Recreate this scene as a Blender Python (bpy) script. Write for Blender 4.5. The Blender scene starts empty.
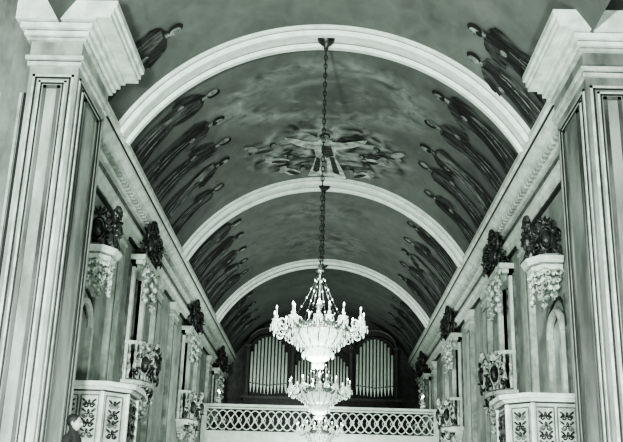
import bpy, math, random
from mathutils import Vector, Matrix
random.seed(11)
pi=math.pi
S=bpy.context.scene
# ------------------------------------------------------------ materials
TINT=(0.88,1.0,0.895)
def mat(name,v,rough=0.6,metal=0.0,var=0.25,scale=3.0,emit=0.0,bump=0.0,stretch=(1,1,1)):
    m=bpy.data.materials.new(name); m.use_nodes=True
    nt=m.node_tree; b=nt.nodes['Principled BSDF']
    b.inputs['Roughness'].default_value=rough; b.inputs['Metallic'].default_value=metal
    tc=nt.nodes.new('ShaderNodeTexCoord'); mp=nt.nodes.new('ShaderNodeMapping'); mp.inputs['Scale'].default_value=stretch
    nz=nt.nodes.new('ShaderNodeTexNoise'); nz.inputs['Scale'].default_value=scale; nz.inputs['Detail'].default_value=8
    nz.inputs['Roughness'].default_value=0.6
    cr=nt.nodes.new('ShaderNodeValToRGB')
    lo=max(0,v*(1-var)); hi=min(1,v*(1+var))
    cr.color_ramp.elements[0].position=0.36; cr.color_ramp.elements[1].position=0.64
    cr.color_ramp.elements[0].color=(lo*TINT[0],lo*TINT[1],lo*TINT[2],1)
    cr.color_ramp.elements[1].color=(hi*TINT[0],hi*TINT[1],hi*TINT[2],1)
    nt.links.new(tc.outputs['Object'],mp.inputs['Vector']); nt.links.new(mp.outputs[0],nz.inputs['Vector'])
    nt.links.new(nz.outputs['Fac'],cr.inputs['Fac']); nt.links.new(cr.outputs[0],b.inputs['Base Color'])
    if emit>0:
        b.inputs['Emission Color'].default_value=(0.93,1,0.95,1); b.inputs['Emission Strength'].default_value=emit
    if bump>0:
        bp=nt.nodes.new('ShaderNodeBump'); bp.inputs['Strength'].default_value=bump; bp.inputs['Distance'].default_value=0.05
        nt.links.new(nz.outputs['Fac'],bp.inputs['Height']); nt.links.new(bp.outputs[0],b.inputs['Normal'])
    return m
M_wall=mat('wall_plaster',0.27,0.8,0,0.3,1.5)
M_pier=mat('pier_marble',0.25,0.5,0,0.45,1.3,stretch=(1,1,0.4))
M_pierR=mat('pier_marble_shade_mottle',0.17,0.5,0,0.5,1.3,stretch=(1,1,0.4))  # right pier's shade put into the marble colour; also left mottled outer wall
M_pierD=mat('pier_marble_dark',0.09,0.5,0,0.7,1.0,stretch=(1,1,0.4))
M_line=mat('moulding_and_shade_dark',0.02,0.5,0,0.2,5)
M_stone=mat('cornice_white',0.55,0.6,0,0.2,3)
M_pst=mat('pier_moulding',0.38,0.6,0,0.3,3)
M_arch=mat('arch_white',0.68,0.6,0,0.12,3)
M_frieze=mat('frieze_grey',0.13,0.7,0,0.5,4)
M_carvD=mat('carving_dark',0.035,0.35,0.2,0.9,9,bump=0.5)
M_carvL=mat('carving_light',0.42,0.4,0,0.8,9,bump=0.4)
M_wood=mat('dark_wood',0.018,0.5,0,0.5,2,stretch=(4,4,0.6))
M_woodM=mat('mid_wood',0.05,0.5,0,0.4,3)
M_pipe=mat('organ_pipe_metal',0.9,0.35,0.15,0.06,3)
M_pipeD=mat('pipe_mouth',0.02,0.6)
M_white=mat('balustrade_white',0.72,0.5,0,0.1,4)
M_dark=mat('window_dark',0.02,0.25,0,0.4,2)
M_floor=mat('floor_tiles',0.2,0.4,0,0.3,2)
M_chain=mat('chain_iron',0.03,0.4,0.6,0.3,20)
M_cry=mat('crystal',0.88,0.1,0.0,0.12,20,emit=0.1)  # slight emission stands in for glints on the glass
M_brass=mat('chandelier_metal',0.26,0.3,0.5,0.8,25)
M_bulb=mat('candle_flame',0.9,0.4,0,0,3,emit=7)
M_candle=mat('candle_wax',0.7,0.5)
M_robe=[mat('robe_paint_%d'%i,v,0.9,0,0.95,1.9,stretch=(1,4,1)) for i,v in enumerate((0.022,0.036,0.055,0.028))]
M_mantle=[mat('mantle_paint_%d'%i,v,0.9,0,0.85,2.4,stretch=(1,4,1)) for i,v in enumerate((0.014,0.07,0.13,0.025))]
M_skinP=mat('face_paint',0.2,0.9,0,0.7,5)
M_hairP=mat('hair_paint',0.014,0.9,0,0.3,3)
M_fold=mat('fold_light_paint',0.14,0.9,0,0.9,3)
M_light=mat('light_robe_paint',0.42,0.9,0,0.5,3.5)
M_cloudP=mat('cloud_paint',0.24,0.9,0,0.5,3)
M_skin=mat('skin',0.22,0.6); M_coat=mat('coat_cloth',0.015,0.9); M_hair=mat('hair',0.01,0.7)
def vault_mat():
    m=bpy.data.materials.new('vault_fresco'); m.use_nodes=True; nt=m.node_tree; L=nt.links
    b=nt.nodes['Principled BSDF']; b.inputs['Roughness'].default_value=0.85
    tc=nt.nodes.new('ShaderNodeTexCoord'); sp=nt.nodes.new('ShaderNodeSeparateXYZ'); L.new(tc.outputs['Object'],sp.inputs[0])
    def M(op,a,bb=None,c=None,clamp=False):
        n=nt.nodes.new('ShaderNodeMath'); n.operation=op; n.use_clamp=clamp
        for i,x in enumerate((a,bb,c)):
            if x is None: continue
            if isinstance(x,(int,float)): n.inputs[i].default_value=x
            else: L.new(x,n.inputs[i])
        return n.outputs[0]
    def noise(scale,det=6,st=(1,1,1)):
        mp=nt.nodes.new('ShaderNodeMapping'); mp.inputs['Scale'].default_value=st
        L.new(tc.outputs['Object'],mp.inputs[0])
        n=nt.nodes.new('ShaderNodeTexNoise'); n.inputs['Scale'].default_value=scale; n.inputs['Detail'].default_value=det
        n.inputs['Distortion'].default_value=0.8
        L.new(mp.outputs[0],n.inputs['Vector']); return n.outputs['Fac']
    def ell(cx,cy,rx,ry):
        a=M('DIVIDE',M('SUBTRACT',sp.outputs[0],cx),rx); c=M('DIVIDE',M('SUBTRACT',sp.outputs[1],cy),ry)
        return M('SQRT',M('ADD',M('MULTIPLY',a,a),M('MULTIPLY',c,c)))
    n1=noise(0.6,5); n2=noise(2.2,9,(1,.6,1)); n3=noise(0.35,3,(0.6,1.6,1))
    val=M('ADD',0.05,M('MULTIPLY',M('ADD',n1,n3),0.085))
    val=M('ADD',val,M('MULTIPLY',M('SUBTRACT',n2,0.5),0.10))
    for (cx,cy,rx,ry,st) in ((0.1,27.3,2.8,2.4,0.36),(0.0,38.0,2.4,2.2,0.08),(-.3,33.5,2.2,1.5,.06)):
        f=M('SUBTRACT',1.0,ell(cx,cy,rx,ry),clamp=True)
        g=M('MULTIPLY',M('SUBTRACT',noise(1.6,9),0.47),st*6.0)
        val=M('ADD',val,M('MULTIPLY',M('POWER',f,.6),g))
    for (cx,cy,rx,ry,st) in ((0.0,23.3,2.5,1.6,0.15),(0,23.3,1.2,0.7,0.10)):
        e=ell(cx,cy,rx,ry)
        r=M('SUBTRACT',1.0,M('MULTIPLY',M('ABSOLUTE',M('SUBTRACT',e,1.0)),2.6),clamp=True)
        val=M('ADD',val,M('MULTIPLY',r,M('MULTIPLY',M('SUBTRACT',noise(2.0,9),0.38),st*4)))
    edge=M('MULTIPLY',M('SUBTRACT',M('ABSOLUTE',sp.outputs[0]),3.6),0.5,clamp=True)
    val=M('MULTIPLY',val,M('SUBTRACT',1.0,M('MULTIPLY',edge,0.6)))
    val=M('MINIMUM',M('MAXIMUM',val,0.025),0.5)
    cm=nt.nodes.new('ShaderNodeCombineColor')
    for i in range(3): L.new(M('MULTIPLY',val,TINT[i]),cm.inputs[i])
    L.new(cm.outputs[0],b.inputs['Base Color'])
    return m
M_vault=vault_mat()

# ------------------------------------------------------------ mesh builder
class MB:
    def __init__(s): s.v=[]; s.f=[]; s.m=[]; s.mats=[]
    def mi(s,m):
        if m not in s.mats: s.mats.append(m)
        return s.mats.index(m)
    def add(s,vs,fs,m):
        o=len(s.v); k=s.mi(m); s.v+= [tuple(p) for p in vs]
        for f in fs: s.f.append([i+o for i in f]); s.m.append(k)
    def box(s,x0,x1,y0,y1,z0,z1,m):
        vs=[(x,y,z) for z in (z0,z1) for y in (y0,y1) for x in (x0,x1)]
        s.add(vs,[(0,2,3,1),(4,5,7,6),(0,1,5,4),(2,6,7,3),(0,4,6,2),(1,3,7,5)],m)
    def tube(s,path,rad,m,n=6,closed=False):
        P=[Vector(p) for p in path]; N=len(P); vs=[]
        up=Vector((0.13,0.21,1)).normalized()
        for i,p in enumerate(P):
            if closed: t=P[(i+1)%N]-P[i-1]
            else: t=P[min(i+1,N-1)]-P[max(i-1,0)]
            t.normalize(); a=t.cross(up)
            if a.length<0.05: a=t.cross(Vector((1,0,0)))
            a.normalize(); b=t.cross(a)
            r=rad[i] if isinstance(rad,(list,tuple)) else rad
            for k in range(n):
                c=2*pi*k/n; vs.append(p+a*(r*math.cos(c))+b*(r*math.sin(c)))
        fs=[]
        for i in range(N if closed else N-1):
            j=(i+1)%N
            for k in range(n):
                l=(k+1)%n; fs.append((i*n+k,i*n+l,j*n+l,j*n+k))
        if not closed: fs.append(tuple(range(n))[::-1]); fs.append(tuple((N-1)*n+k for k in range(n)))
        s.add(vs,fs,m)
    def lathe(s,prof,c,m,n=16,ax=None):
        vs=[]; cx,cy,cz=c
        for r,z in prof:
            for k in range(n):
                a=2*pi*k/n; vs.append((cx+r*math.cos(a),cy+r*math.sin(a),cz+z))
        fs=[]
        for i in range(len(prof)-1):
            for k in range(n):
                l=(k+1)%n; fs.append((i*n+k,i*n+l,(i+1)*n+l,(i+1)*n+k))
        s.add(vs,fs,m)
    def ell(s,c,A,B,C,m,nu=8,nv=6):
        c=Vector(c);A=Vector(A);B=Vector(B);C=Vector(C); vs=[c+C]
        for i in range(1,nv):
            t=pi*i/nv
            for k in range(nu):
                a=2*pi*k/nu; vs.append(c+A*(math.sin(t)*math.cos(a))+B*(math.sin(t)*math.sin(a))+C*math.cos(t))
        vs.append(c-C); fs=[]
        for k in range(nu): fs.append((0,1+k,1+(k+1)%nu))
        for i in range(nv-2):
            for k in range(nu):
                a=1+i*nu+k; b=1+i*nu+(k+1)%nu; fs.append((a,a+nu,b+nu,b))
        e=len(vs)-1; o=1+(nv-2)*nu
        for k in range(nu): fs.append((e,o+(k+1)%nu,o+k))
        s.add(vs,fs,m)
    def prism(s,poly,fn,t0,t1,m):
        n=len(poly); vs=[fn(p,t0) for p in poly]+[fn(p,t1) for p in poly]
        fs=[(i,(i+1)%n,(i+1)%n+n,i+n) for i in range(n)]+[tuple(range(n))[::-1],tuple(range(n,2*n))]
        s.add(vs,fs,m)
    def obj(s,name,parent=None,smooth=False,origin=None):
        me=bpy.data.meshes.new(name); o0=Vector(origin) if origin else Vector((0,0,0))
        me.from_pydata([tuple(Vector(p)-o0) for p in s.v],[],s.f)
        for m in s.mats: me.materials.append(m)
        me.polygons.foreach_set('material_index',s.m)
        if smooth:
            me.polygons.foreach_set('use_smooth',[True]*len(me.polygons))
        me.validate(); me.update()
        ob=bpy.data.objects.new(name,me); S.collection.objects.link(ob); ob.location=o0
        import bmesh
        bm=bmesh.new(); bm.from_mesh(me); bmesh.ops.recalc_face_normals(bm,faces=bm.faces); bm.to_mesh(me); bm.free()
        if parent: ob.parent=parent
        return ob
def empty(name,loc=(0,0,0)):
    e=bpy.data.objects.new(name,None); S.collection.objects.link(e); e.location=loc; return e

# ------------------------------------------------------------ dimensions
A=5.0; SPR=10.8; RISE=2.9; R=(A*A+RISE*RISE)/(2*RISE); ZC=SPR+RISE-R; PHI=math.asin(A/R)
WL=5.5; Y0=17.2; Y1=51.0
ARCH=(20.1,30.5,41.0)
def vp(t,y,off=0.0):
    r=R-off; return (r*math.sin(t),y,ZC+r*math.cos(t))

b=MB(); b.box(-9,9,-4,52,-0.3,0,M_floor); b.obj('floor')
b=MB(); n=48; ys=[13.0+i*1.3 for i in range(31)]; ys=[y for y in ys if y<Y1]+[Y1]
vs=[]
for y in ys:
    for i in range(n+1): vs.append(vp(-PHI+2*PHI*i/n,y))
fs=[(j*(n+1)+i,j*(n+1)+i+1,(j+1)*(n+1)+i+1,(j+1)*(n+1)+i) for j in range(len(ys)-1) for i in range(n)]
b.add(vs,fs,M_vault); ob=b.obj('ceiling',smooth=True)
for k,yc in enumerate(ARCH):
    b=MB(); prof=[(-.5,-.05),(-.5,.08),(-.42,.10),(-.38,.22),(-.24,.22),(-.2,.11),(.2,.11),(.24,.22),(.38,.22),(.42,.10),(.5,.08),(.5,-.05)]
    vs=[];nn=64;m=len(prof)
    for i in range(nn+1):
        t=-PHI+2*PHI*i/nn
        for (dy,o) in prof: vs.append(vp(t,yc+dy,o))
    fs=[(i*m+j,i*m+j+1,(i+1)*m+j+1,(i+1)*m+j) for i in range(nn) for j in range(m-1)]
    b.add(vs,fs,M_arch)
    for dy,o in ((-.46,.115),(.46,.115),(-.185,.125),(.185,.125)):
        vs=[]
        for i in range(nn+1):
            t=-PHI+2*PHI*i/nn
            vs+=[vp(t,yc+dy-.016,o),vp(t,yc+dy+.016,o)]
        b.add(vs,[(2*i,2*i+1,2*i+3,2*i+2) for i in range(nn)],M_frieze)
    b.obj('trim_arch_%d'%(k+1))
# ------------------------------------------------------------ nave walls
WIN=(25.9,35.9,46.0); HW=0.75
PD=20.4
for side,sg in (('left',-1),('right',1)):
    b=MB(); x0,x1=sorted((sg*WL,sg*(WL+0.45)))
    b.box(x0,x1,Y0,Y1,0,3.6,M_wall)
    b.box(x0,x1,Y0,Y1,9.2,SPR+0.3,M_wall)
    ops=[(PD-.5,PD+.5,3.6,6.7)]+[(w-HW,w+HW,5.6,9.0) for w in WIN]
    y=Y0
    for (a,c,z0,z1) in ops:
        b.box(x0,x1,y,a,3.6,9.2,M_wall)
        if z0>3.6: b.box(x0,x1,a,c,3.6,z0,M_wall)
        b.box(x0,x1,a,c,z1,9.2,M_wall); y=c
    b.box(x0,x1,y,Y1,3.6,9.2,M_wall)
    def bw(o0,o1,ya,yb,za,zb,m):
        a,c=sorted((sg*(WL+o0),sg*(WL-o1))); b.box(a,c,ya,yb,za,zb,m)
    bw(-.0,.14,PD-.68,PD-.5,3.6,6.2,M_pst); bw(-.0,.14,PD+.5,PD+.68,3.6,6.2,M_pst)
    bw(-.0,.05,PD-.9,PD-.68,3.6,7.0,M_frieze); bw(0,.05,PD+.68,PD+.9,3.6,7.0,M_frieze)
    arc=[(sg*(WL-.06),PD-.6*math.cos(pi*i/12),6.2+.55*math.sin(pi*i/12)) for i in range(13)]
    b.tube(arc,.09,M_pst,8)
    arc=[(sg*(WL-.03),PD-.85*math.cos(pi*i/12),6.25+.8*math.sin(pi*i/12)) for i in range(13)]
    b.tube(arc,.04,M_line,6)
    b.obj('wall_%s'%side)
    b=MB()
    a,c=sorted((sg*(WL+.2),sg*(WL+.28))); b.box(a,c,PD-.495,PD+.495,3.6,6.69,M_dark)
    for (ya,yb) in ((-.42,-.05),(.05,.42)):
        for (za,zb) in ((3.7,4.6),(4.75,5.6),(5.75,6.5)):
            a,c=sorted((sg*(WL+.2),sg*(WL+.17))); b.box(a,c,PD+ya,PD+yb,za,zb,M_woodM)
    b.obj('door_%d'%(1 if sg<0 else 2))
    b=MB()
    f3=lambda p,t:(sg*(WL-p[0]),t,p[1])
    pf=[(-.02,SPR+.06),(.64,SPR+.06),(.64,SPR-.08),(.56,SPR-.13),(.52,SPR-.26),(.38,SPR-.34),(.36,SPR-.44),(-.02,SPR-.44)]
    b.prism(pf,f3,Y0,Y1,M_stone)
    b.prism([(-.02,SPR-.44),(.18,SPR-.44),(.18,SPR-.56),(-.02,SPR-.56)],f3,Y0,Y1,M_frieze)
    b.prism([(-.02,SPR-.56),(.24,SPR-.56),(.2,SPR-.64),(-.02,SPR-.64)],f3,Y0,Y1,M_stone)
    b.prism([(-.02,SPR-.64),(.10,SPR-.64),(.10,SPR-1.0),(-.02,SPR-1.0)],f3,Y0,Y1,M_frieze)
    b.prism([(-.02,SPR-1.0),(.24,SPR-1.0),(.24,SPR-1.09),(.16,SPR-1.13),(.14,SPR-1.3),(-.02,SPR-1.3)],f3,Y0,Y1,M_stone)
    b.prism([(-.02,SPR-1.3),(.1,SPR-1.3),(.1,SPR-1.36),(-.02,SPR-1.36)],f3,Y0,Y1,M_line)
    b.prism([(.53,SPR-.14),(.575,SPR-.14),(.55,SPR-.18),(.53,SPR-.18)],f3,Y0,Y1,M_line)  # thin dark strip painting the shade beneath the upper cornice edge
    yy=Y0+.3
    while yy<Y1-.3:
        xa,xb=sorted((sg*(WL-.34),sg*(WL-.16))); b.box(xa,xb,yy,yy+.12,SPR-.53,SPR-.44,M_pst); yy+=.26
    b.obj('trim_cornice_%s'%side)
    b=MB()
    for yc in (ARCH[0]+2.9,ARCH[1]-1.6,ARCH[1]+1.9,ARCH[2]-1.7,ARCH[2]+2.4):
        def bq(o0,o1,ya,yb,za,zb,m):
            a,c=sorted((sg*(WL-o0),sg*(WL-o1))); b.box(a,c,ya,yb,za,zb,m)
        bq(-.02,.16,yc-.45,yc+.45,0,SPR-1.36,M_pst)
        bq(0,.25,yc-.55,yc+.55,SPR-1.5,SPR-1.36,M_stone); bq(0,.2,yc-.5,yc+.5,SPR-1.6,SPR-1.5,M_stone)
        bq(0,.2,yc-.5,yc+.5,SPR-1.85,SPR-1.78,M_stone)
        bq(.1,.172,yc-.34,yc+.34,2,SPR-2.05,M_pierD); bq(.1,.18,yc-.27,yc+.27,2.1,SPR-2.12,M_pst)
    b.obj('trim_pilasters_%s'%side)

# ------------------------------------------------------------ carved ornament
def spiral(b,O,U,V,N,r,sx,m,th=0.05,turns=1.4,n=14):
    pts=[];rd=[]
    for i in range(n+1):
        f=i/n; a=f*turns*2*pi; rr=r*(1-0.8*f)
        pts.append(Vector(O)+U*(sx*rr*math.cos(a))+V*(rr*math.sin(a))+N*(0.04+0.05*f)); rd.append(th*(1-0.4*f))
    b.tube(pts,rd,m,5)
def cscroll(b,O,U,V,N,r,a0,a1,m,th):
    pts=[];rd=[]
    for i in range(11):
        f=i/10; a=a0+(a1-a0)*f; rr=r*(1-.35*abs(2*f-1)**3)
        pts.append(Vector(O)+U*rr*math.cos(a)+V*rr*math.sin(a)+N*.08); rd.append(th*(.6+.8*math.sin(pi*f)))
    b.tube(pts,rd,m,5)
def crest(b,O,U,V,N,w,h,m,m2=None,rnd=12):
    O=Vector(O); m2=m2 or m; C=O+V*h*.42
    b.ell(C+N*.12,U*w*.16,V*h*.22,N*.13,m2,10,8)
    b.tube([C+U*w*.21*math.cos(2*pi*k/14)+V*h*.28*math.sin(2*pi*k/14)+N*.1 for k in range(14)],w*.035,m,5,closed=True)
    for k in range(-2,3):
        a=k*.5; d=V*math.cos(a)+U*math.sin(a); e=U*math.cos(a)-V*math.sin(a)
        b.ell(O+V*h*.74+d*h*.12+N*.12,d*h*.15,e*w*.05,N*.08,m,6,5)
    for s in (-1,1):
        spiral(b,O+U*s*w*.33+V*h*.2,U,V,N,w*.15,s,m2,th=w*.04)
        spiral(b,O+U*s*w*.30+V*h*.6+N*.03,U,-V,N,w*.12,s,m,th=w*.038)
        cscroll(b,O+U*s*w*.2+V*h*.55,U*s,V,N,w*.26,-.9,1.5,m,w*.035)
        cscroll(b,O+U*s*w*.22+V*h*.1,U*s,V,N,w*.25,-.6,1.3,m2,w*.03)
        for q in range(rnd//2):
            f=(q+.5)/(rnd/2); a=-.3+1.9*f+random.uniform(-.2,.2)
            rr=(.36+random.uniform(-.05,.06)); p=C+U*s*w*rr*math.cos(a)+V*h*(rr+.05)*math.sin(a)
            d=(U*s*math.cos(a+.5)+V*math.sin(a+.5)); e=N.cross(d).normalized()
            b.ell(p+N*random.uniform(.06,.16),d*w*random.uniform(.07,.11),e*w*.035,N*.06,m if q%2 else m2,6,4)
def drop(b,O,U,V,N,w,h,m):
    O=Vector(O)
    for k in range(4):
        f=k/3.0; ww=w*(1-.75*f)
        for s in (-1,1):
            spiral(b,O+U*s*ww*.32-V*h*(.12+.72*f),U,V,N*(1+1.2*(1-f)),ww*.22,s,m,th=.035)
            b.ell(O+U*s*ww*.5-V*h*(.05+.75*f)+N*.1,U*ww*.06,V*h*.1,N*.06,m,6,4)
        b.ell(O-V*h*(.15+.75*f)+N*.14,U*ww*.13,V*h*.1,N*.1,m,6,5)
Z=Vector((0,0,1)); Y=Vector((0,1,0))
wi=0
for sg in (-1,1):
    N=Vector((-sg,0,0))
    for w in WIN:
        wi+=1
        root=empty('window_%d'%wi,(sg*WL,w,5.6))
        def fin(b,nm,sm=False):
            p=b.obj(nm,root,smooth=sm,origin=(sg*WL,w,5.6)); p.location=(0,0,0)
        b=MB()
        def bw(o0,o1,ya,yb,za,zb,m):
            a,c=sorted((sg*(WL+o0),sg*(WL-o1))); b.box(a,c,ya,yb,za,zb,m)
        bw(.3,-.34,w-HW,w+HW,5.6,9.0,M_dark)
        bw(.24,-.3,w-.03,w+.03,5.6,9.0,M_woodM)
        for z in (6.6,7.4,8.2): bw(.24,-.3,w-HW,w+HW,z,z+.05,M_woodM)
        bw(.1,.14,w-HW-.2,w-HW,5.6,9.0,M_stone); bw(.1,.14,w+HW,w+HW+.2,5.6,9.0,M_stone)
        bw(0,.05,w-HW-.34,w-HW-.2,5.6,8.9,M_frieze); bw(0,.05,w+HW+.2,w+HW+.34,5.6,8.9,M_frieze)
        bw(.1,.14,w-HW-.2,w+HW+.2,8.85,9.05,M_stone)
        bw(0,.42,w-HW-.28,w+HW+.28,9.05,9.2,M_stone); bw(0,.34,w-HW-.2,w+HW+.2,8.93,9.05,M_stone)
        fin(b,'frame')
        b=MB()
        crest(b,(sg*(WL-.3),w,9.15),Y,Z,N,1.6,1.4,M_carvD,rnd=16)
        crest(b,(sg*(WL-.36),w-.45,9.1),Vector((-sg*.75,.66,0)).normalized(),Z,Vector((-sg*.66,-.75,0)),.85,1.15,M_carvD,rnd=12)
        crest(b,(sg*(WL-.36),w+.5,9.1),Vector((sg*.6,.8,0)).normalized(),Z,Vector((-sg*.8,.6,0)),.8,1.0,M_carvD)
        drop(b,(sg*(WL-.28),w-.62,9.02),Y,Z,N,.62,1.2,M_carvL); drop(b,(sg*(WL-.28),w+.62,9.02),Y,Z,N,.62,1.2,M_carvL)
        fin(b,'crest_carving',True)
        b=MB()
        def plan(s,w=w,sg=sg):
            pts=[]
            for i in range(9):
                a=pi*i/8; pts.append((sg*(WL-0.02-0.66*s*math.sin(a)**.7),w-.95*s*math.cos(a)))
            return pts
        def slab(z0,z1,s0,s1,m):
            p0=plan(s0);p1=plan(s1);q=len(p0)
            vs=[(x,y,z0) for x,y in p0]+[(x,y,z1) for x,y in p1]
            b.add(vs,[(i,(i+1)%q,(i+1)%q+q,i+q) for i in range(q)]+[tuple(range(q))[::-1],tuple(range(q,2*q))],m)
        slab(4.9,5.2,.3,.65,M_carvL); slab(5.2,5.5,.65,1.02,M_stone); slab(5.5,5.6,1.08,1.08,M_stone); slab(5.6,5.66,1.0,1.0,M_frieze); slab(6.6,6.7,1.06,1.06,M_stone)
        pl=plan(1.0)
        for i in range(8):
            for f in (0,.5):
                x=pl[i][0]*(1-f)+pl[i+1][0]*f; y=pl[i][1]*(1-f)+pl[i+1][1]*f
                b.lathe([(.04,0),(.04,.1),(.08,.27),(.035,.5),(.05,.65),(.035,.75),(.04,.98)],(x,y,5.65),M_carvL,8)
        fin(b,'balcony')
        b=MB()
        crest(b,(sg*(WL-.7),w,5.6),Y,Z,N,1.1,1.2,M_carvL,M_carvD,rnd=16)
        for ss in (-1,1):
            U2=Vector((sg*ss*.6,.8,0)).normalized(); N2=Vector((-sg*.8,ss*.6,0)).normalized()
            crest(b,(sg*(WL-.52),w+ss*.66,5.6),U2,Z,N2,.75,1.1,M_carvL,M_carvD)
            crest(b,(sg*(WL-.45),w+ss*.5,5.05),U2,Z,N2,.6,.6,M_carvD,M_carvL)
        drop(b,(sg*(WL-.4),w,5.45),Y,Z,N,1.1,1.0,M_carvL)
        fin(b,'balcony_carving',True)

# ------------------------------------------------------------ pulpits with canopies
for sg in (-1,1):
    N=Vector((-sg,0,0))
    root=empty('pulpit',(sg*4.8,20.1,0))
    def pp(s,sg=sg):
        base=[(5.46,-1.05),(4.45,-1.05),(3.98,-.55),(3.98,.55),(4.45,1.05),(5.46,1.05)]
        return [(sg*(5.46-(5.46-x)*s),20.1+y*s) for x,y in base]
    b=MB()
    def lay(z0,z1,s0,s1,m):
        p0=pp(s0);p1=pp(s1);q=6
        vs=[(x,y,z0) for x,y in p0]+[(x,y,z1) for x,y in p1]
        b.add(vs,[(i,(i+1)%q,(i+1)%q+q,i+q) for i in range(q)]+[tuple(range(q))[::-1],tuple(range(q,2*q))],m)
    lay(2.2,2.7,.15,.45,M_carvL); lay(2.7,3.2,.45,.85,M_stone); lay(3.2,3.35,.98,.98,M_stone); lay(3.35,4.5,.92,.92,M_pst)
    lay(4.5,4.53,.94,.94,M_line); lay(4.53,4.6,.97,1.0,M_stone); lay(4.6,4.7,1.05,1.05,M_stone)
    P=pp(.92)
    for i in range(5):
        a=Vector((*P[i],0)); c=Vector((*P[i+1],0)); U=(c-a).normalized(); Nn=Vector((U.y,-U.x,0)); mid=(a+c)/2
        if Nn.dot(mid-Vector((sg*5.2,20.1,0)))<0: Nn=-Nn
        L=(c-a).length
        ms=[mid-U*L*.24,mid+U*L*.24] if L>.8 else [mid]
        hw=.15 if L>.8 else .17
        for q in ms:
            for s in (-1,1): b.tube([q+U*s*(hw+.04)+Z*3.45+Nn*.01,q+U*s*(hw+.04)+Z*4.42+Nn*.01],.014,M_frieze,5)
            b.tube([q-U*(hw+.04)+Z*4.42+Nn*.01,q+U*(hw+.04)+Z*4.42+Nn*.01],.014,M_frieze,5)
            for kk in range(4):
                zz=3.6+.2*kk
                for s in (-1,1):
                    spiral(b,q+U*s*.065+Z*zz,U,Z*(1 if kk%2 else -1),Nn*.4,.06,s,M_carvD if (kk+i)%2 else M_frieze,.02)
                    b.ell(q+U*s*.1+Z*(zz+.1)+Nn*.03,(U*s+Z*.8)*.05,(Z-U*s*.8)*.018,Nn*.03,M_carvD,6,4)
                b.ell(q+Z*(zz+.07)+Nn*.04,U*.03,Z*.06,Nn*.04,M_carvD,6,5)
        for q in (a,c): b.tube([q+Z*3.35+Nn*.02,q+Z*4.5+Nn*.02],.05,M_stone,6)
    p=b.obj('pulpit_body',root); p.location=(-sg*4.8,-20.1,0)
    b=MB()
    def cp(s,sg=sg): return [(sg*5.46,20.1-.6*s),(sg*(5.46-.5*s),20.1-.6*s),(sg*(5.46-.72*s),20.1-.25*s),(sg*(5.46-.72*s),20.1+.25*s),(sg*(5.46-.5*s),20.1+.6*s),(sg*5.46,20.1+.6*s)]
    def lay2(z0,z1,s0,s1,m):
        p0=cp(s0);p1=cp(s1);q=6
        vs=[(x,y,z0) for x,y in p0]+[(x,y,z1) for x,y in p1]
        b.add(vs,[(i,(i+1)%q,(i+1)%q+q,i+q) for i in range(q)]+[tuple(range(q))[::-1],tuple(range(q,2*q))],m)
    lay2(7.55,7.66,.85,.9,M_stone); lay2(7.66,7.7,.88,.88,M_frieze); lay2(7.7,7.84,.98,1.08,M_stone); lay2(7.84,7.95,.9,.7,M_stone)
    P=cp(.9)
    for i in range(5):
        a=Vector((*P[i],0)); c=Vector((*P[i+1],0)); U=(c-a).normalized(); Nn=Vector((U.y,-U.x,0)); mid=(a+c)/2
        if Nn.dot(mid-Vector((sg*5.3,20.1,0)))<0: Nn=-Nn
        drop(b,mid+Z*7.58-Nn*.1,U,Z,Nn*.5,(c-a).length*.95,.75,M_carvL)
    crest(b,(sg*5.12,20.1-.38,7.88),Vector((1,0,0)),Z,Vector((0,-1,0)),.72,.95,M_carvD,rnd=16)
    crest(b,(sg*4.92,20.1,7.88),Y,Z,N,.95,1.1,M_carvD,rnd=16)
    b.ell((sg*5.15,20.1,8.1),(.22,0,0),(0,.38,0),(0,0,.38),M_carvD)
    p=b.obj('pulpit_canopy',root); p.location=(-sg*4.8,-20.1,0)

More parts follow.
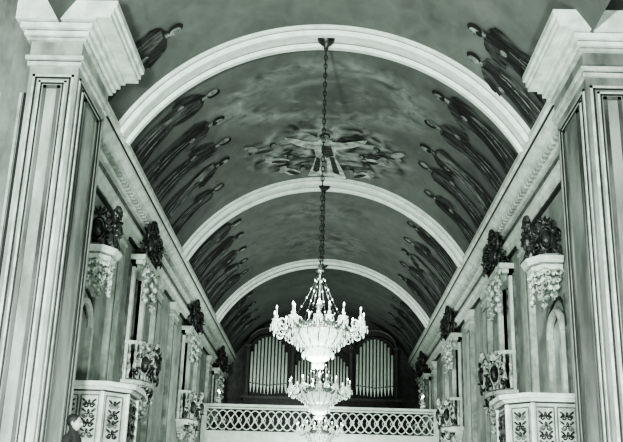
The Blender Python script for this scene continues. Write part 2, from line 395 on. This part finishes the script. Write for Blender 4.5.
# ------------------------------------------------------------ chancel piers
for side,sg,xi in (('left',-1,4.60),('right',1,4.88)):
    b=MB(); xo=xi+.92; MP=M_pier if sg<0 else M_pierR  # right pier takes the darker copy, its dimness carried by colour
    def bx(xa,xb,y0,y1,z0,z1,m):
        a,c=sorted((sg*xa,sg*xb)); b.box(a,c,y0,y1,z0,z1,m)
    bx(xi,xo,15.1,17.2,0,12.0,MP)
    bx(xo,9.0,15.45,17.2,0,17.5,M_pierD if sg>0 else M_pierR)  # right outer wall darker still: shade put into its colour
    pr=.68 if sg<0 else .60
    for (o,z0,z1,mm) in ((.05,10.0,10.08,M_pst),(.03,10.08,10.11,M_line),(.09,10.11,10.19,M_pst),(.03,10.19,10.5,MP),(.1,10.5,10.56,M_pst),(.06,10.56,10.59,M_line),(.15,10.59,10.68,M_stone),(.12,10.68,10.71,M_line),(.22,10.71,10.82,M_stone),(.18,10.82,10.85,M_line),(.3,10.85,10.9,M_stone),(pr-.1,10.9,11.0,M_stone),(pr-.06,11.0,11.12,M_stone),(pr,11.12,11.26,M_stone)):
        bx(xi-o,xo+min(o,.3),15.1-min(o,.3),17.2+min(o,.3),z0,z1,mm)
    for k,(ins,mm,wd) in enumerate(((.07,M_pst,.05),(.125,M_line,.03),(.2,M_pst,.04),(.245,M_line,.022),(.30,M_pierD,.06))):
        d=.015+.004*k
        xa,xb=xi+ins,xo-ins; za,zb=.8+ins,9.9-ins
        bx(xa,xa+wd,15.1-d,15.12,za,zb,mm); bx(xb-wd,xb,15.1-d,15.12,za,zb,mm)
        bx(xa,xb,15.1-d,15.12,zb-wd,zb,mm)
        ya,yb=15.1+ins*1.8,17.2-ins*1.8
        bx(xi-d,xi+.02,ya,ya+wd*1.6,za,zb,mm); bx(xi-d,xi+.02,yb-wd*1.6,yb,za,zb,mm)
        bx(xi-d,xi+.02,ya,yb,zb-wd,zb,mm)
    for xx,mm in ((xo+.12,M_line),(xo+.2,M_pst),(xo+.62,M_pst),(xo+.7,M_line)):
        bx(xx,xx+.05,15.41,15.46,.8,9.6,mm)
    b.obj('wall_chancel_%s'%side)

# ------------------------------------------------------------ vault painting figures
def figure(b,side,y,H,W,k=0,off=.03):
    lean=random.uniform(-.12,.08); s0=-.05
    def pt(w,h,o):
        t=-PHI+(s0+h)/R; p=vp(t,y+w+lean*h,o)
        return (-p[0],p[1],p[2]) if side>0 else p
    def strip(rows,m,o,nc=5):
        vs=[]
        for (h,a,c) in rows:
            for q in range(nc+1): vs.append(pt(W*(a+(c-a)*q/nc),H*h,o))
        b.add(vs,[(i*(nc+1)+q,i*(nc+1)+q+1,(i+1)*(nc+1)+q+1,(i+1)*(nc+1)+q) for i in range(len(rows)-1) for q in range(nc)],m)
    def disc(w,h,rw,rh,m,o,rot=0):
        c=[pt(w,h,o)]
        for q in range(14):
            a=2*pi*q/14; u=rw*math.cos(a); v=rh*math.sin(a); c.append(pt(w+u*math.cos(rot)-v*math.sin(rot),h+u*math.sin(rot)+v*math.cos(rot),o))
        b.add(c,[(0,1+q,1+(q+1)%14) for q in range(14)],m)
    f=random.choice((-1,1)); r=lambda a:random.uniform(-a,a)
    base=[(0,.32),(.03,.46),(.1,.48),(.25,.42),(.4,.37),(.5,.35),(.6,.39),(.7,.44),(.77,.42),(.81,.30),(.835,.14),(.86,.11)]
    rows=[(h,-w+r(.05),w+r(.05)) for h,w in base]
    strip(rows,M_robe[k%4],off)
    mr=[]
    for i in range(9):
        t=i/8; h=.12+.68*t; c=f*(.30-.42*t); mr.append((h,c-.16-.08*math.sin(pi*t),c+.14+.1*math.sin(pi*t)))
    strip(mr,M_mantle[(k*3+1)%4],off+.005,3)
    for q in range(6):
        w0=-.34+.135*q+r(.04); w1=w0*.5+r(.08); hh=.35+random.uniform(0,.3)
        fr=[(.03+hh*i/6,(w0+(w1-w0)*i/6)-.03*math.sin(pi*(i+.5)/7),(w0+(w1-w0)*i/6)+.03*math.sin(pi*(i+.5)/7)) for i in range(7)]
        strip(fr,M_fold if q%2==0 else M_hairP,off+.01,1)
    sh=(f*.34,.74); el=(f*.56,.58+r(.03)); ha=(f*(.22+r(.12)),.60+r(.06))
    for p0,p1,w0,w1 in ((sh,el,.13,.12),(el,ha,.12,.07)):
        ux=(p1[0]-p0[0])*W; uh=(p1[1]-p0[1])*H; L=math.hypot(ux,uh); nx,nh=-uh/L,ux/L
        vs=[]
        for i in range(5):
            t=i/4; ww=(w0+(w1-w0)*t)*W*.9; cx=p0[0]*W+ux*t; ch=p0[1]*H+uh*t
            vs+=[pt(cx+nx*ww,ch+nh*ww,off+.014),pt(cx-nx*ww,ch-nh*ww,off+.014)]
        b.add(vs,[(2*i,2*i+1,2*i+3,2*i+2) for i in range(4)],M_robe[(k+1)%4])
    disc(ha[0]*W,ha[1]*H,.09,.11,M_skinP,off+.02)
    hw=r(.06)*W; hh=H*.925
    strip([(.82,-.07,.07),(.88,-.06,.06)],M_skinP,off+.012,1)
    disc(hw-.02*f,hh+.02,.18,.2,M_hairP,off+.016)
    disc(hw+.07*f,hh-.01,.125,.16,M_skinP,off+.022)
    if k%2: disc(hw+.06*f,hh-.12,.09,.09,M_hairP,off+.026)
def bayfigs(specs):
    b=MB()
    for i,(side,y,H,W) in enumerate(specs): figure(b,side,y,H,W,i)
    return b
bayfigs([(-1,17.9,2.6,1.2),(1,17.7,2.7,1.2),(1,18.9,2.5,1.1)]).obj('ceiling_painting')
b=bayfigs([(-1,21.9,3.15,1.2),(-1,23.4,3.1,1.15),(-1,24.9,3.15,1.15),(-1,26.5,2.95,1.1),(-1,28.1,2.5,1.0),
          (1,21.8,3.15,1.3),(1,23.4,3.15,1.2),(1,25.0,3.1,1.2),(1,26.6,3.0,1.15),(1,28.2,2.5,1.0)])
def paint(b,pts,m,off=.03):
    c=Vector((sum(p[0] for p in pts)/len(pts),sum(p[1] for p in pts)/len(pts)))
    def q(x,y): return vp(math.asin(x/R),y,off)
    vs=[q(*c)]+[q(*(c.lerp(Vector(p),.5))) for p in pts]+[q(*p) for p in pts]; n=len(pts)
    fs=[(0,1+i,1+(i+1)%n) for i in range(n)]+[(1+i,1+n+i,1+n+(i+1)%n,1+(i+1)%n) for i in range(n)]
    b.add(vs,fs,m)
def oval(cx,cy,rx,ry,rot=0,n=16,jag=.0):
    o=[]
    for i in range(n):
        a=2*pi*i/n; j=1+random.uniform(-jag,jag); u=rx*j*math.cos(a); v=ry*j*math.sin(a)
        o.append((cx+u*math.cos(rot)-v*math.sin(rot),cy+u*math.sin(rot)+v*math.cos(rot)))
    return o
for q in range(22):
    a=random.uniform(0,2*pi); rr=random.uniform(.9,2.2)
    paint(b,oval(rr*1.05*math.cos(a),27.9+rr*.8*math.sin(a),random.uniform(.2,.45),random.uniform(.1,.2),random.uniform(-.4,.4),16,.25),random.choice([M_cloudP,M_vault,M_fold,M_robe[2]]),.012+.0008*q)
paint(b,[(-.2,26.6),(.2,26.6),(.38,27.2),(.34,28.0),(.6,29.0),(.8,30.0),(.1,29.8),(-.6,29.7),(-.45,28.9),(-.3,28.0),(-.38,27.2)],M_light,.038)
paint(b,[(-.2,26.75),(-.6,26.7),(-1.0,26.35),(-1.3,26.15),(-1.25,26.4),(-.9,26.95),(-.3,27.4)],M_light,.042)
paint(b,[(.2,26.75),(.6,26.75),(1.0,26.45),(1.35,26.2),(1.3,26.5),(.9,27.05),(.3,27.4)],M_light,.042)
paint(b,[(-.1,27.0),(.2,27.1),(.3,27.9),(.05,28.1),(-.12,27.7)],M_robe[2],.046)
paint(b,[(.15,28.0),(.3,28.0),(.55,29.6),(.3,29.4)],M_robe[1],.046)
paint(b,[(-.28,28.0),(-.15,28.2),(-.2,29.5),(-.42,29.2)],M_robe[1],.046)
paint(b,[(-.02,28.2),(.06,28.2),(.1,29.5),(-.02,29.5)],M_fold,.046)
paint(b,oval(0,26.25,.27,.36),M_cloudP,.044); paint(b,oval(0,26.3,.17,.26),M_hairP,.048); paint(b,oval(0,26.36,.12,.2),M_skinP,.052)
for (x,y,s,rt) in ((-1.6,27.9,1,.5),(1.65,27.8,-1,-.5),(-1.2,29.1,1,.9),(1.35,29.2,-1,-.9),(-2.1,26.7,1,.3),(2.1,26.9,-1,-.3)):
    paint(b,oval(x,y,.42,.2,rt,16,.2),M_light if abs(x)<2 else M_fold,.05)
    paint(b,oval(x-s*.25,y-.35,.35,.13,rt+.8*s,12,.15),M_cloudP,.054)
    paint(b,oval(x+s*.1,y+.12,.32,.11,rt,12,.2),M_robe[1],.056)
    paint(b,oval(x+s*.42,y-.2,.11,.17),M_hairP,.058); paint(b,oval(x+s*.44,y-.16,.08,.12),M_skinP,.06)
b.obj('ceiling_painting')
bayfigs([(s,y,H,1.25) for s in (-1,1) for y,H in ((32.2,2.8),(33.8,2.75),(35.4,2.7),(37.1,2.6),(38.8,2.5))]).obj('ceiling_painting')
bayfigs([(s,y,2.4,1.2) for s in (-1,1) for y in (42.8,44.6,46.4,48.2)]).obj('ceiling_painting')

# ------------------------------------------------------------ end wall & organ
b=MB(); b.box(-WL,WL,Y1,Y1+.3,0,14.2,M_woodM); b.obj('wall_end')
root=empty('pipe_organ',(0,50,5.8))
b=MB(); YF=49.9
b.box(-4.3,4.3,YF,Y1-.02,5.8,8.35,M_wood)
b.box(-4.42,4.42,YF-.1,Y1-.02,8.35,8.5,M_woodM)
for x in (-3.9,-2.3,-.7,.9,2.5):
    b.box(x,x+1.3,YF-.03,YF,6.1,6.16,M_woodM); b.box(x,x+1.3,YF-.03,YF,8.0,8.06,M_woodM)
    b.box(x,x+.06,YF-.03,YF,6.1,8.06,M_woodM); b.box(x+1.24,x+1.3,YF-.03,YF,6.1,8.06,M_woodM)
b.box(-4.2,4.2,YF+.7,Y1-.02,8.5,11.5,M_wood)
def archframe(x0,x1,zs,rise,zt0,trise,y):
    n=20; vs=[]
    for i in range(n+1):
        f=i/n; x=x0+(x1-x0)*f; s=math.sqrt(max(0,1-(2*f-1)**2))
        vs+=[(x,y,zs+rise*s),(x,y,zt0+trise*s),(x,y+.25,zs+rise*s),(x,y+.25,zt0+trise*s)]
    fs=[]
    for i in range(n):
        o=4*i; fs+=[(o,o+4,o+5,o+1),(o+2,o+3,o+7,o+6),(o,o+2,o+6,o+4),(o+1,o+5,o+7,o+3)]
    b.add(vs,fs,M_wood)
    b.tube([(x0+(x1-x0)*i/n,y-.05,zt0+trise*math.sqrt(max(0,1-(2*i/n-1)**2))) for i in range(n+1)],.07,M_woodM,6)
for s in (-1,1):
    xa,xb=sorted((s*1.72,s*4.15)); archframe(xa,xb,11.05,.95,11.25,1.05,YF)
    for x in (s*1.62,s*4.12): b.box(x-.11,x+.11,YF-.05,YF+.6,8.5,11.3,M_wood); b.box(x-.16,x+.16,YF-.1,YF+.6,11.2,11.35,M_woodM); b.box(x-.04,x+.04,YF-.09,YF-.04,8.7,11.0,M_woodM)
archframe(-1.6,1.6,10.6,.7,11.35,1.35,YF)
b.box(-.1,.1,YF-.05,YF+.5,8.5,10.9,M_wood)
b.lathe([(0,0),(.15,.0),(.1,.15),(.18,.3),(.1,.5),(0,.6)],(0,YF+.1,12.7),M_woodM,10)
p=b.obj('organ_case',root); p.location=(0,-50,-5.8)
b=MB()
def pipe(x,zb,zt,r,y):
    b.lathe([(.015,0),(r,.38),(r,.42)],(x,y,zb),M_pipe,10)
    b.lathe([(r,0),(r,zt-zb-.42),(r*.8,zt-zb-.42)],(x,y,zb+.42),M_pipe,10)
    b.box(x-r*.55,x+r*.55,y-r-.012,y-r*.6,zb+.46,zb+.52,M_pipeD)
for s in (-1,1):
    n=11
    for i in range(n):
        f=i/(n-1); x=s*(1.97+f*1.94); pipe(x,8.6+.12*abs(2*f-1),10.55+1.25*math.sqrt(max(0,1-(1.9*f-.95)**2)),.072,YF+.06)
    n=8
    for i in range(n):
        f=i/(n-1); x=s*(.24+f*1.18); pipe(x,8.6,10.25+.55*math.sin(pi*f),.055,YF+.06)
p=b.obj('organ_pipes',root,smooth=True); p.location=(0,-50,-5.8)

# ------------------------------------------------------------ choir balcony
YB=42.25
b=MB(); b.box(-5.46,5.46,YB+.2,Y1-.02,5.45,5.8,M_stone); b.obj('floor_choir_loft')
root=empty('choir_balustrade',(0,YB,5.5))
b=MB()
b.box(-5.46,5.46,YB-.12,YB+.19,5.55,5.8,M_white); b.box(-5.46,5.46,YB-.06,YB+.15,5.3,5.55,M_white)
b.box(-5.46,5.46,YB-.12,YB+.14,6.97,7.09,M_white); b.box(-5.46,5.46,YB-.05,YB+.07,6.87,6.94,M_white); b.box(-5.46,5.46,YB-.05,YB+.07,5.8,5.88,M_white)
for x in (-5.35,5.35): b.box(x-.12,x+.12,YB-.1,YB+.12,5.8,6.97,M_white)
n=260
for ph,am in ((0,.43),(pi,.43),(pi/2,.43),(3*pi/2,.43)):
    pts=[(-5.25+10.5*i/n,YB+.01+.02*math.cos(ph+i*.3),6.38+am*math.sin(ph+2*pi*(10.5*i/n)/1.5)) for i in range(n+1)]
    b.tube(pts,.032,M_white,5)
for i in range(29):
    x=-5.2+10.4*i/28; b.tube([(x+.09*math.cos(2*pi*k/10),YB,6.38+.11*math.sin(2*pi*k/10)) for k in range(10)],.022,M_white,5,closed=True)
p=b.obj('balustrade',root); p.location=(0,-YB,-5.5)
b=MB()
for sx in (-3.6,3.6): b.lathe([(.35,0),(.35,.2),(.25,.3),(.22,4.9),(.3,5.0),(.36,5.2),(.36,5.45)],(sx,43.0,0),M_stone,20)
b.obj('loft_columns')

for sg in (-1,1):
    b=MB(); yb=44.2; zb=7.3
    b.ell((sg*(WL-.03),yb,zb),(.04,0,0),(0,.15,0),(0,0,.3),M_brass)
    for d in (-.32,0,.32):
        pts=[(sg*(WL-.05-.5*f),yb+d*f,zb-.15*math.sin(pi*f)+.25*f) for f in [i/8 for i in range(9)]]
        b.tube(pts,.025,M_brass,5); e=pts[-1]
        b.lathe([(.0,0),(.09,.02),(.1,.05)],e,M_cry,10); b.lathe([(.03,.04),(.03,.3),(0,.3)],e,M_candle,8)
        b.ell((e[0],e[1],e[2]+.36),(.03,0,0),(0,.03,0),(0,0,.06),M_bulb)
        for k in range(4): b.ell((e[0]+.07*math.cos(k*1.57),e[1]+.07*math.sin(k*1.57),e[2]-.1),(.02,0,0),(0,.02,0),(0,0,.07),M_cry,6,4)
    b.obj('wall_sconce',smooth=True)

# ------------------------------------------------------------ chandeliers
def chandelier(yc,zr,top,en=1.0):
    root=empty('chandelier',(0,yc,zr))
    def fin(b,n,sm=True):
        p=b.obj(n,root,smooth=sm); p.location=(0,-yc,-zr)
    b=MB()
    z=zr+1.5; i=0
    while z<top-.1:
        U=Vector((1,0,0)) if i%2 else Vector((0,1,0))
        b.tube([Vector((0,yc,z+.05))+U*.04*math.cos(2*pi*k/8)+Z*.085*math.sin(2*pi*k/8) for k in range(8)],.014,M_chain,4,closed=True)
        z+=.125; i+=1
    b.tube([(0,yc,zr+1.5),(0,yc,top)],.010,M_chain,5)
    b.lathe([(0,-.28),(.05,-.26),(.06,-.18),(.14,-.12),(.2,-.06),(.22,0),(.22,.05)],(0,yc,top),M_carvD,16)
    fin(b,'chain')
    b=MB()
    b.lathe([(.02,1.55),(.06,1.5),(.04,1.45),(.09,1.4),(.1,1.37),(.03,1.32),(.02,1.2),(.02,.7),(.06,.62),(.09,.55),(.04,.45),(.05,.38),(.13,.3),(.16,.2),(.1,.1),(.1,.0)],(0,yc,zr),M_brass,16)
    b.lathe([(.64,.10),(.69,.06),(.69,-.02),(.64,-.06),(.64,.10)],(0,yc,zr),M_brass,32)
    b.lathe([(.62,-.04),(.58,-.18),(.5,-.3),(.38,-.4),(.3,-.44),(.32,-.5),(.3,-.6),(.2,-.7),(.08,-.76),(.1,-.8),(.06,-.86),(0,-.9)],(0,yc,zr),M_cry,24)
    for k in range(6):
        a=2*pi*k/6+.2; c,s=math.cos(a),math.sin(a)
        g=lambda f:.06+.6*f**1.3
        pts=[(c*g(f),yc+s*g(f),zr+1.38-1.3*f) for f in [i/10 for i in range(11)]]
        b.tube(pts,.012,M_chain,4)
        for q in range(1,18):
            f=q/18; r=g(f); b.ell((c*r,yc+s*r,zr+1.38-1.3*f),(.018,0,0),(0,.018,0),(0,0,.03),M_chain if q%3 else M_cry,5,4)
    for k in range(16):   # metal ribs over the glass bowl
        a=2*pi*k/16; c,s=math.cos(a),math.sin(a)
        b.tube([(c*r,yc+s*r,zr+z) for r,z in ((.64,-.04),(.6,-.18),(.52,-.3),(.4,-.41),(.32,-.45))],.014,M_brass,4)
    fin(b,'body')
    b=MB(); c2=MB(); fl=MB()
    def arm(a,r0,r1,z0,z1,dip,big=1):
        c,s=math.cos(a),math.sin(a); pts=[];rd=[]
        for i in range(13):
            f=i/12; r=r0+(r1-r0)*f; z=z0+(z1-z0)*f-dip*math.sin(pi*f*1.0)
            pts.append((c*r,yc+s*r,zr+z)); rd.append(.03-.012*f)
        b.tube(pts,rd,M_brass,5)
        U=Vector((c,s,0)); O=Vector((c*(r0+.6*(r1-r0)),yc+s*(r0+.6*(r1-r0)),zr+(z0+z1)/2+.03))
        spiral(b,O,U,Z,Vector((0,0,0)),.11*big,1,M_cry,.022,1.2,12)
        spiral(b,O+U*.02-Z*.2,U,-Z,Vector((0,0,0)),.09*big,-1,M_cry,.02,1.1,10)
        e=pts[-1]
        b.lathe([(0,-.06),(.035,-.04),(.085,.0),(.11,.03),(.09,.03),(.035,.02),(.04,.1),(.045,.12)],e,M_cry,12)
        b.lathe([(.02,.08),(.02,.27),(0,.27)],e,M_candle,8)
        fl.ell((e[0],e[1],e[2]+.31),(.017,0,0),(0,.017,0),(0,0,.045),M_bulb,6,5)
        for k in range(5):
            g=2*pi*k/5+a; x,y=e[0]+.09*math.cos(g),e[1]+.09*math.sin(g)
            c2.ell((x,y,e[2]-.07),(.016,0,0),(0,.016,0),(0,0,.065),M_cry,5,4)
        c2.ell((e[0],e[1],e[2]-.17),(.026,0,0),(0,.026,0),(0,0,.08),M_cry,6,4)
    for k in range(11): arm(2*pi*k/11+.13,.66,1.03,.0,.1,.16)
    for k in range(4): arm(2*pi*k/4+.4,.3,.6,.1,.2,.08,.8)
    for ring,(rr,zz,nn) in enumerate(((.69,-.12,32),(.6,-.27,26),(.48,-.4,20),(.35,-.58,16),(.12,-.82,8))):
        for k in range(nn):
            a=2*pi*k/nn; c2.ell((rr*math.cos(a),yc+rr*math.sin(a),zr+zz),(.02,0,0),(0,.02,0),(0,0,.07),M_cry,5,4)
    for k in range(11):
        a0=2*pi*k/11+.13;a1=a0+2*pi/11
        for q in range(1,10):
            f=q/10; a=a0+(a1-a0)*f; r=1.0; c2.ell((r*math.cos(a),yc+r*math.sin(a),zr+.08-.2*math.sin(pi*f)),(.019,0,0),(0,.019,0),(0,0,.025),M_cry,5,4)
    fin(b,'arms'); fin(c2,'crystal_prisms',False); fin(fl,'candle_flames')
    for (zz,e) in ((.75,120*en),(-1.15,120*en)):
        l=bpy.data.lights.new('chandelier_light','POINT'); l.energy=e; l.shadow_soft_size=.3; l.color=(.93,1,.95)
        lo=bpy.data.objects.new('chandelier_glow',l); S.collection.objects.link(lo); lo.parent=root; lo.location=(0,0,zz)
chandelier(20.1,6.13,SPR+RISE-.14); chandelier(30.5,6.13,SPR+RISE-.14); chandelier(41.0,5.75,SPR+RISE-.14,.6)

# ------------------------------------------------------------ platform + man
b=MB(); b.box(-7,-2.2,10.6,15.0,0,1.66,M_floor)
for k in range(8): b.box(-2.2,-2.2+.28*(8-k),11,13.6,.2*k,.2*k+.2,M_floor)
b.obj('altar_platform')
def man(x,y,z):
    root=empty('man',(x,y,z))
    J={'pel':(0,0,.95,.16),'ch':(0,0,1.25,.17),'sh':(0,0,1.42,.12),'nk':(0,.01,1.52,.06),'hd':(0,-.01,1.63,.085),'tp':(0,0,1.71,.075),
       'sl':(-.19,0,1.40,.07),'el':(-.25,.03,1.12,.05),'wl':(-.2,-.16,.95,.035),'sr':(.19,0,1.40,.07),'er':(.25,.03,1.12,.05),'wr':(.2,-.16,.95,.035),
       'hl':(-.1,0,.88,.1),'kl':(-.11,-.01,.5,.07),'al':(-.11,.02,.09,.045),'tl':(-.12,-.15,.04,.04),'hr':(.1,0,.88,.1),'kr':(.11,-.01,.5,.07),'ar':(.11,.02,.09,.045),'tr':(.12,-.15,.04,.04)}
    E=[('pel','ch'),('ch','sh'),('sh','nk'),('nk','hd'),('hd','tp'),('sh','sl'),('sl','el'),('el','wl'),('sh','sr'),('sr','er'),('er','wr'),
       ('pel','hl'),('hl','kl'),('kl','al'),('al','tl'),('pel','hr'),('hr','kr'),('kr','ar'),('ar','tr')]
    ks=list(J); me=bpy.data.meshes.new('body'); me.from_pydata([J[k][:3] for k in ks],[(ks.index(a),ks.index(c)) for a,c in E],[])
    ob=bpy.data.objects.new('body',me); S.collection.objects.link(ob); ob.parent=root
    md=ob.modifiers.new('skin','SKIN')
    for i,k in enumerate(ks):
        sv=me.skin_vertices[0].data[i]; r=J[k][3]; sv.radius=(r,r); sv.use_root=(k=='pel')
    sb=ob.modifiers.new('sub','SUBSURF'); sb.levels=2; sb.render_levels=2
    me.materials.append(M_coat)
    b=MB()
    b.ell((0,-.03,1.63),(.078,0,0),(0,.09,0),(0,0,.115),M_skin,14,12)
    b.ell((0,-.125,1.62),(.014,0,0),(0,.022,0),(0,0,.03),M_skin); b.ell((0,-.115,1.565),(.026,0,0),(0,.01,0),(0,0,.008),M_coat)
    for s in (-1,1): b.ell((s*.032,-.108,1.65),(.014,0,0),(0,.01,0),(0,0,.009),M_hair); b.ell((s*.085,-.01,1.63),(.012,0,0),(0,.022,0),(0,0,.035),M_skin)
    b.ell((0,.015,1.675),(.1,0,0),(0,.108,0),(0,0,.1),M_hair,14,10)
    for s in (-1,1):
        w=Vector((s*.2,-.16,.95)); b.ell(w+Vector((0,-.05,-.03)),(.02,0,0),(0,.05,0),(0,0,.035),M_skin)
        for q in range(4): b.tube([w+Vector((0,-.08,-.055+.02*q)),w+Vector((-s*.02,-.12,-.065+.02*q)),w+Vector((-s*.05,-.13+.005*q,-.07+.02*q))],.009,M_skin,6)
        b.tube([w+Vector((-s*.01,-.03,.0)),w+Vector((-s*.04,-.06,.015)),w+Vector((-s*.05,-.085,.01))],.01,M_skin,6)
    b.obj('head_and_hands',root,smooth=True)
    root.rotation_euler=(0,0,math.radians(80)); return root
man(-3.55,13.6,1.66)

# ------------------------------------------------------------ lights, world, camera
def area(name,loc,tgt,size,e):
    l=bpy.data.lights.new(name,'AREA'); l.energy=e; l.size=size; l.color=(.93,1,.95)
    o=bpy.data.objects.new(name,l); S.collection.objects.link(o); o.location=loc
    o.rotation_euler=(Vector(tgt)-Vector(loc)).to_track_quat('-Z','Y').to_euler()
area('added_front_fill',(-2.5,2,4),(0,28,12),1.0,3300)  # added fill near the camera, brightens vault and walls
area('added_front_fill',(3,8,1.5),(0,26,13),1.0,800)  # second added fill, low on the right, lifts the vault
area('added_nave_fill',(0,34,2.5),(0,38,14),2,420)  # added uplight for the far nave, no fitting behind it
area('added_loft_fill',(-1.5,44.5,7.2),(0,50,10),.8,80)  # added to brighten the organ pipes, not a fixture of the loft
W=bpy.data.worlds.new('world'); S.world=W; W.use_nodes=True
bg=W.node_tree.nodes['Background']; bg.inputs[0].default_value=(.9,1,.92,1); bg.inputs[1].default_value=.22
try:
    S.view_settings.view_transform='AgX'; S.view_settings.look='AgX - High Contrast'; S.view_settings.exposure=0.5
except Exception as e: print(e)
cam=bpy.data.cameras.new('camera'); co=bpy.data.objects.new('camera',cam); S.collection.objects.link(co)
cam.sensor_width=36; cam.lens=36*900/623; cam.clip_end=200
co.matrix_world=Matrix.Translation((.15,0,2))@Matrix.Rotation(math.radians(1.1),4,'Z')@Matrix.Rotation(math.radians(90+18.5),4,'X')@Matrix.Rotation(math.radians(1.7),4,'Z')
S.camera=co
